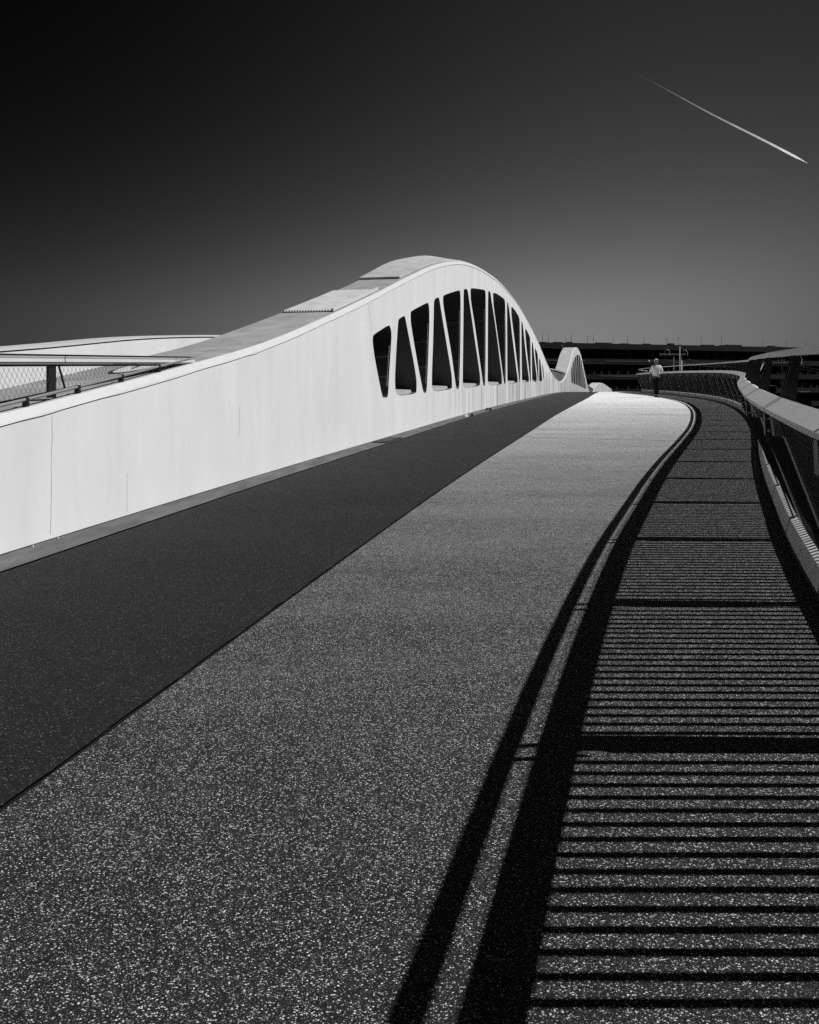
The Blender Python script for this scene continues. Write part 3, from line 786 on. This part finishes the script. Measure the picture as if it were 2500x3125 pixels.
for z0, z1 in ((5.82, 8.08), (2.12, 4.43), (-1.58, .78)):
    u = .8
    while u < LEN-3:
        w_ = rnd.choice((1.3, 1.3, 1.9, 2.6))
        if u < 118 and npane < 280:
            cbld(bb(u, u+w_, -.95, -.80, z0, z1).build('window', M['glass'] if rnd.random() < .6 else M['bld2'], bld)); npane += 1
            cbld(bb(u+w_+.10, u+w_+.75, -.97, -.35, z0, z1).build('pier', M['bld2'], bld))
        u += w_+.9
for px_, ln in ((1656,2.1),(1674,2.1),(1727,1.9),(1744,2.1),(1793,2.0),(1811,2.1),(1871,2.0),(1915,2.1),(1966,1.9),(2035,1.9),(2071,1.9),(2140,2.2),(2203,2.7),(2328,1.6),(2400,1.8),(2460,1.9)):
    t = (px_-1250)/2500.; u = (t*A.y-A.x)/(D2.x-t*D2.y)
    mb = MB(); p = A+D2*(u)+NB_*.0
    mb.tube([(p.x, p.y, 9.4), (p.x+rnd.uniform(-.05,.05), p.y, 9.5+ln)], [.05, .03], 4)
    cbld(mb.build('lightning_rod', M['metal_dk'], bld))
for px0, px1, hh in ((1660,1672,.18),(1700,1722,.22),(1740,1752,.28),(1828,1872,.28),(1905,1925,.2),(1975,1990,.25),(2050,2064,.45),(2152,2186,.28),(2208,2222,.25),(2226,2270,.40),(2355,2372,.35),(2374,2395,.15)):
    def U(px_): t = (px_-1250)/2500.; return (t*A.y-A.x)/(D2.x-t*D2.y)
    cbld(bb(U(px0), U(px1), -1.6, -.6, 9.45, 9.45+hh).build('roof_unit', M['bld2'], bld))
for u0, u1, z in ((3,14,8.35),(3,24,7.9),(6,22,5.25),(28,44,5.2),(26,43,1.6),(30,42,1.55)):
    cbld(bb(u0+3, u1+3, .16, .22, z, z+.07).build('sunlit_sill', M['lite'], bld))  # sills coloured pale to stand in for sunlight reflecting off them

# ------------------------------------------------------------------ overhead line masts, lamps and wires beyond the bridge
def at(px_, py_, Y): return Vector(((px_-1250)/2500.*Y, Y, EYE-(py_-1150)/2500.*Y))
def mast_group():
    Y = 118
    m1 = thing('line_mast', 'pale twin pole overhead line mast with insulator beam beside the walking person', 'mast', 'overhead line masts', (at(2069, 1100, Y).x, Y, -9))
    def c(o_): o_.matrix_parent_inverse = Matrix.Translation(-m1.location); return o_
    for px_, r_ in ((2057, .11), (2080, .11)):
        a = at(px_, 1086, Y); mb = MB(); mb.tube([(a.x, Y, -9), tuple(a)], r_, 8); c(mb.build('pole', M['galv'], m1, smooth=True))
    a, b = at(2012, 1085, Y), at(2094, 1085, Y)
    mb = MB(); mb.box(a.x, b.x, Y-.12, Y+.12, a.z-.10, a.z+.10); beam = c(mb.build('cross_beam', M['metal_dk'], m1))
    for k in range(17):
        x = a.x+(b.x-a.x)*(k+.3)/17; mb = MB()
        mb.tube([(x, Y-.13, a.z+.10), (x, Y-.13, a.z+.30)], [.07, .035], 6); mb.build('insulator', M['galv'], beam)
    for (x0, x1, top, y_) in ((2027, 2044, 1066, 1084), (2081, 2098, 1068, 1086)):
        p0, p1 = at(x0, y_, Y), at(x1, y_, Y); tz = at(x0, top, Y).z-p0.z
        pts = [(p0.x+(p1.x-p0.x)*.5*(1-math.cos(math.pi*i/12)), Y-.2, p0.z+tz*math.sin(math.pi*i/12)) for i in range(13)]
        mb = MB(); mb.tube(pts, .035, 5); c(mb.build('jumper_loop', M['galv'], m1))
    for y_ in (1110, 1128):
        p0, p1 = at(2057, y_, Y), at(2080, y_, Y); mb = MB(); mb.tube([tuple(p0), tuple(p1)], .05, 6); c(mb.build('tie', M['metal_dk'], m1))
    # lamp pole standing between
    l = thing('lamp_post', 'thin tall lamp pole rising above the twin pole mast', 'lamp post', 'poles beyond the balustrade', (at(2074.5, 1100, 112).x, 112, -9))
    a = at(2074.8, 1053, 112); mb = MB(); mb.tube([(a.x-.03, 112, -9), tuple(a)], [.10, .055], 8)
    o_ = mb.build('pole', M['galv'], l, smooth=True); o_.matrix_parent_inverse = Matrix.Translation(-l.location)
    mb = MB(); mb.box(a.x-.1, a.x+.1, 111.7, 112.1, a.z-.02, a.z+.05); o_ = mb.build('lamp_head', M['metal_dk'], l); o_.matrix_parent_inverse = Matrix.Translation(-l.location)
    # lattice mast
    Y = 102
    m2 = thing('line_mast', 'pale lattice overhead line mast with clustered insulators seen through the raised handrail', 'mast', 'overhead line masts', (at(2388, 1100, Y).x, Y, -9))
    def c2(o_): o_.matrix_parent_inverse = Matrix.Translation(-m2.location); return o_
    xa, xb = at(2385.5, 1100, Y).x, at(2391, 1100, Y).x; zt_ = at(0, 1106, Y).z
    for x in (xa, xb):
        mb = MB(); mb.box(x-.03, x+.03, Y-.03, Y+.03, -9, zt_); c2(mb.build('chord', M['galv'], m2))
    z = -8.8; sgn = 0
    while z < zt_-.3:
        mb = MB(); mb.tube([(xa if sgn else xb, Y, z), (xb if sgn else xa, Y, z+.32)], .018, 4, caps=False); c2(mb.build('lacing_bar', M['galv'], m2)); z += .32; sgn ^= 1
    a, b = at(2358, 1110, Y), at(2410, 1110, Y)
    mb = MB(); mb.box(a.x, b.x, Y-.1, Y+.1, a.z-.12, a.z); beam = c2(mb.build('cross_beam', M['metal_dk'], m2))
    for k in range(11):
        x = a.x+(b.x-a.x)*(k+.4)/11; mb = MB(); mb.tube([(x, Y-.1, a.z), (x, Y-.1, a.z+.22)], [.075, .03], 6); mb.build('insulator', M['galv'], beam)
    for (px_, y0_, y1_) in ((2376, 1106, 1092), (2385, 1106, 1088), (2394, 1107, 1096)):
        p, q = at(px_, y0_, Y), at(px_, y1_, Y); mb = MB(); mb.tube([tuple(p), tuple(q)], [.06, .03], 6); c2(mb.build('insulator', M['galv'], m2))
    # slanted pole with a ball lamp
    Y = 88
    m3 = thing('lamp_post', 'slanted pale pole with a round lamp on top behind the raised handrail', 'lamp post', 'poles beyond the balustrade', tuple(at(2301, 1172, Y)))
    a, b = at(2292, 1192, Y), at(2331, 1108, Y)
    def c3(o_): o_.matrix_parent_inverse = Matrix.Translation(-m3.location); return o_
    d = (a-b); foot = b+d*((b.z+9)/(b.z-a.z))
    mb = MB(); mb.tube([tuple(foot), tuple(b)], .05, 6); c3(mb.build('pole', M['galv'], m3, smooth=True))
    p = at(2336, 1106, Y); mb = MB()
    mb.sweep([[(p.x+.10*math.sin(t)*math.cos(k*.785)+.0, Y+.10*math.sin(t)*math.sin(k*.785), p.z+.10*math.cos(t)) for k in range(8)] for t in (.1, .8, 1.57, 2.3, 3.0)]); c3(mb.build('lamp_ball', M['panel_wh'], m3, smooth=True))
    # far pole by the second arch
    Y = 150; m4 = thing('lamp_post', 'thin pale pole behind the left shoulder of the second arch', 'lamp post', 'poles beyond the balustrade', (at(1717, 1100, Y).x, Y, -9))
    a = at(1717, 1053, Y); mb = MB(); mb.tube([(a.x, Y, -9), tuple(a)], [.10, .06], 6); o_ = mb.build('pole', M['galv'], m4); o_.matrix_parent_inverse = Matrix.Translation(-m4.location)
    mb = MB(); mb.box(a.x-.25, a.x+.25, Y-.1, Y+.1, a.z-.02, a.z+.08); o_ = mb.build('lamp_head', M['panel_wh'], m4); o_.matrix_parent_inverse = Matrix.Translation(-m4.location)
    # lamp near the person's head
    Y = 96; m5 = thing('lamp_post', 'dark pole with a tiny bright lamp left of the walking person', 'lamp post', 'poles beyond the balustrade', (at(1981, 1101, Y).x, Y, -9))
    a = at(1981, 1101, Y); mb = MB(); mb.tube([(a.x, Y+.1, -9), (a.x, Y+.1, a.z)], .035, 5); o_ = mb.build('pole', M['metal_dk'], m5); o_.matrix_parent_inverse = Matrix.Translation(-m5.location)
    mb = MB(); mb.tube([(a.x-.08, Y, a.z+.06), (a.x, Y, a.z), (a.x+.09, Y, a.z-.08)], [.04, .09, .05], 8); o_ = mb.build('lamp_head', M['panel_wh'], m5, smooth=True); o_.matrix_parent_inverse = Matrix.Translation(-m5.location)
    # wires
    def wire(P, label, r_=.022, Y=100):
        mb = MB(); mb.tube([tuple(at(x, y, yy_)) for x, y, yy_ in P], r_, 4); o = mb.build('overhead_wire', M['wire'], None, label=label, cat='wire', group='overhead wires of the railway')
    wire([(2027,1093,117),(2034,1098,116),(2060,1104,112),(2120,1112,104),(2190,1117,98),(2290,1122,90)], 'upper overhead wire sagging right from the twin pole mast')
    wire([(2098,1094,117),(2130,1103,112),(2170,1112,107),(2240,1120,100),(2330,1124,94)], 'overhead wire running right from the beam end of the twin pole mast')
    wire([(2080,1110,117),(2120,1115,110),(2170,1119,104),(2260,1124,97)], 'lowest overhead wire between the twin pole mast and the raised handrail')
    wire([(2442,1081,100),(2448,1096,99),(2446,1112,98)], 'short curled wire behind the nearest tall fin of the balustrade')
    wire([(2444,1117,98),(2458,1121,96),(2500,1128,90),(2560,1137,80)], 'overhead wire running out of the picture at right edge')
    wire([(2440,1126,98),(2470,1130,93),(2500,1137,88),(2560,1148,80)], 'lower of two wires running out of the picture at right edge')
    wire([(2350,1118,102),(2362,1116,102),(2376,1116,102)], 'short level wire left of the lattice mast top')
    wire([(2393,1114,102),(2402,1118,101),(2425,1120,100)], 'drooping wire right of the lattice mast top')
mast_group()
# darker yard clutter low behind the balustrade: a buffer-height equipment cabinet row
for (px_, Y, w_, h_, lab) in ((2457, 92, 1.1, .55, 'dark equipment cabinet low behind the nearest tall fin'), (2352, 96, .9, 1.3, 'dark equipment cabinet left of the lattice mast')):
    a = at(px_, 1212, Y); r_ = thing('equipment_cabinet', lab, 'cabinet', None, (a.x, Y, -9))
    mb = MB(); mb.box(-w_/2, w_/2, -.4, .4, 0, 9+a.z+h_); mb.build('cabinet_body', M['bld'], r_)
    mb = MB(); mb.box(-w_/2-.05, w_/2+.05, -.45, .45, 9+a.z+h_, 9+a.z+h_+.06); mb.build('cabinet_lid', M['galv'], r_)

# ------------------------------------------------------------------ contrail
mb = MB(); YC = 4200.
def sk(px_, py_): return Vector(((px_-1250)/2500.*YC, YC, EYE-(py_-1150)/2500.*YC))
p0, p1 = sk(1905, 208), sk(2466, 498); N = 60; pts = []; rad = []
for i in range(N+1):
    t = i/N; p = p0.lerp(p1, t); p.z += 6*math.sin(t*9)*(1-t)
    rad.append((1.2+4.6*t**.8)*(1 if t < .93 else max(.05, (1-t)/.07))); pts.append(p)
mb.tube(pts, rad, 8)
ct = Mat('contrail_vapour', 1.0, 0, 0)
tr = ct.t.nodes.new('ShaderNodeBsdfTransparent'); mx = ct.t.nodes.new('ShaderNodeMixShader')
gx = ct.xyz('Generated')[0]
al = ct.math('MULTIPLY', ct.math('POWER', ct.maprange(gx, .02, .92, 0, 1), 1.6), ct.maprange(ct.noise(ct.coord((.02,.02,.02)), 1.0, 3),   .3, .7, .32, .52), clamp=True)
ct.grey(1.0)
tl = ct.t.nodes.new('ShaderNodeBsdfTranslucent'); tl.inputs[0].default_value = (1, 1, 1, 1); mt = ct.t.nodes.new('ShaderNodeAddShader')
ct.t.links.new(ct.b.outputs[0], mt.inputs[0]); ct.t.links.new(tl.outputs[0], mt.inputs[1])
ct.t.links.new(al, mx.inputs[0]); ct.t.links.new(tr.outputs[0], mx.inputs[1]); ct.t.links.new(mt.outputs[0], mx.inputs[2])
ct.t.links.new(mx.outputs[0], ct.t.nodes['Material Output'].inputs[0])
mb.build('contrail', ct.m, None, smooth=True, label='thin white aircraft trail slanting down across the dark sky at upper right', cat='contrail')

# ------------------------------------------------------------------ drain and small litter in the gutter
dr = thing('drain_grate', 'dark slotted drain grate set in the gutter below the arch wall', 'drain', None, (XW(15.0)+.2, 15.2, zd(15.2)+.005))
def dloc(Y, w, z): p = PW(Y, -w, z); return (p[0]-dr.location.x, p[1]-dr.location.y, p[2]-dr.location.z)
mb = MB(); mb.add([dloc(14.75,.05,.006), dloc(14.75,.33,.006), dloc(15.75,.33,.006), dloc(15.75,.05,.006)], [(0,1,2,3)]); mb.build('pit', M['seal'], dr)
for k in range(9):
    Y = 14.80+k*.108; mb = MB(); mb.box(.05, .33, Y, Y+.045, .008, .02, tf=lambda w, y, z: dloc(y, w, z)); mb.build('bar', M['metal_bal'], dr)
rnd = random.Random(11)
def scrap(Y, w, L, mat, lab, cat, grp, name, hgt=.03):
    x, y, z = PW(Y, -w, 0); mb = MB(); K = 9; rings = []
    for j, (s_, h_) in enumerate(((1.0, 0), (.9, .5), (.45, 1.0), (.05, .85))):
        rings.append([(x+L*.5*s_*math.cos(2*math.pi*k/K)*(1+.35*math.sin(k*2.3+Y)), y+L*s_*math.sin(2*math.pi*k/K)*(1+.3*math.cos(k*3.1)), z+.002+hgt*h_*(1+.3*math.sin(k*1.7))) for k in range(K)])
    mb.sweep(rings); mb.build(name, mat, None, label=lab, cat=cat, group=grp)
scrap(22.0, .28, .13, M['litter'], 'crumpled white paper scrap in the gutter below the middle openings', 'litter', None, 'paper_scrap', .06)
scrap(22.35, .34, .09, M['mark'], 'small dark leaf clump touching the white paper scrap', 'leaf litter', None, 'leaf_clump', .06)
scrap(25.4, .22, .22, M['mark'], 'larger dark leaf clump in the gutter beyond the paper scrap', 'leaf litter', None, 'leaf_clump', .06)
for i, (Y, w) in enumerate(((27.8,.33),(31.4,.4),(32.3,.42),(36.5,.45),(6.35,.06),(6.65,.05))):
    scrap(Y, w, .03 if Y > 10 else .007, M['litter'], ('first white crumb beyond the larger dark leaf clump in the gutter','nearer of two white crumbs at mid gutter beyond the leaf clump','farther of two white crumbs at mid gutter beyond the leaf clump','farthest white crumb at the asphalt edge below the smallest openings','small white crumb at wall foot left of the wall seam','small white crumb at the wall foot touching the wall seam')[i], 'litter', 'white crumbs along the gutter', 'litter_crumb', .015)
for i in range(5):
    scrap(17.2+1.15*i, rnd.uniform(.1, .35), .035, M['mark'], ('nearest dark leaf bit in the gutter just past the drain','second dark leaf bit in the gutter counted from the drain','third dark leaf bit in the gutter counted from the drain','fourth dark leaf bit in the gutter counted from the drain','dark leaf bit lying just before the white paper scrap')[i], 'leaf litter', 'dark leaf bits in the gutter', 'leaf_bit', .012)
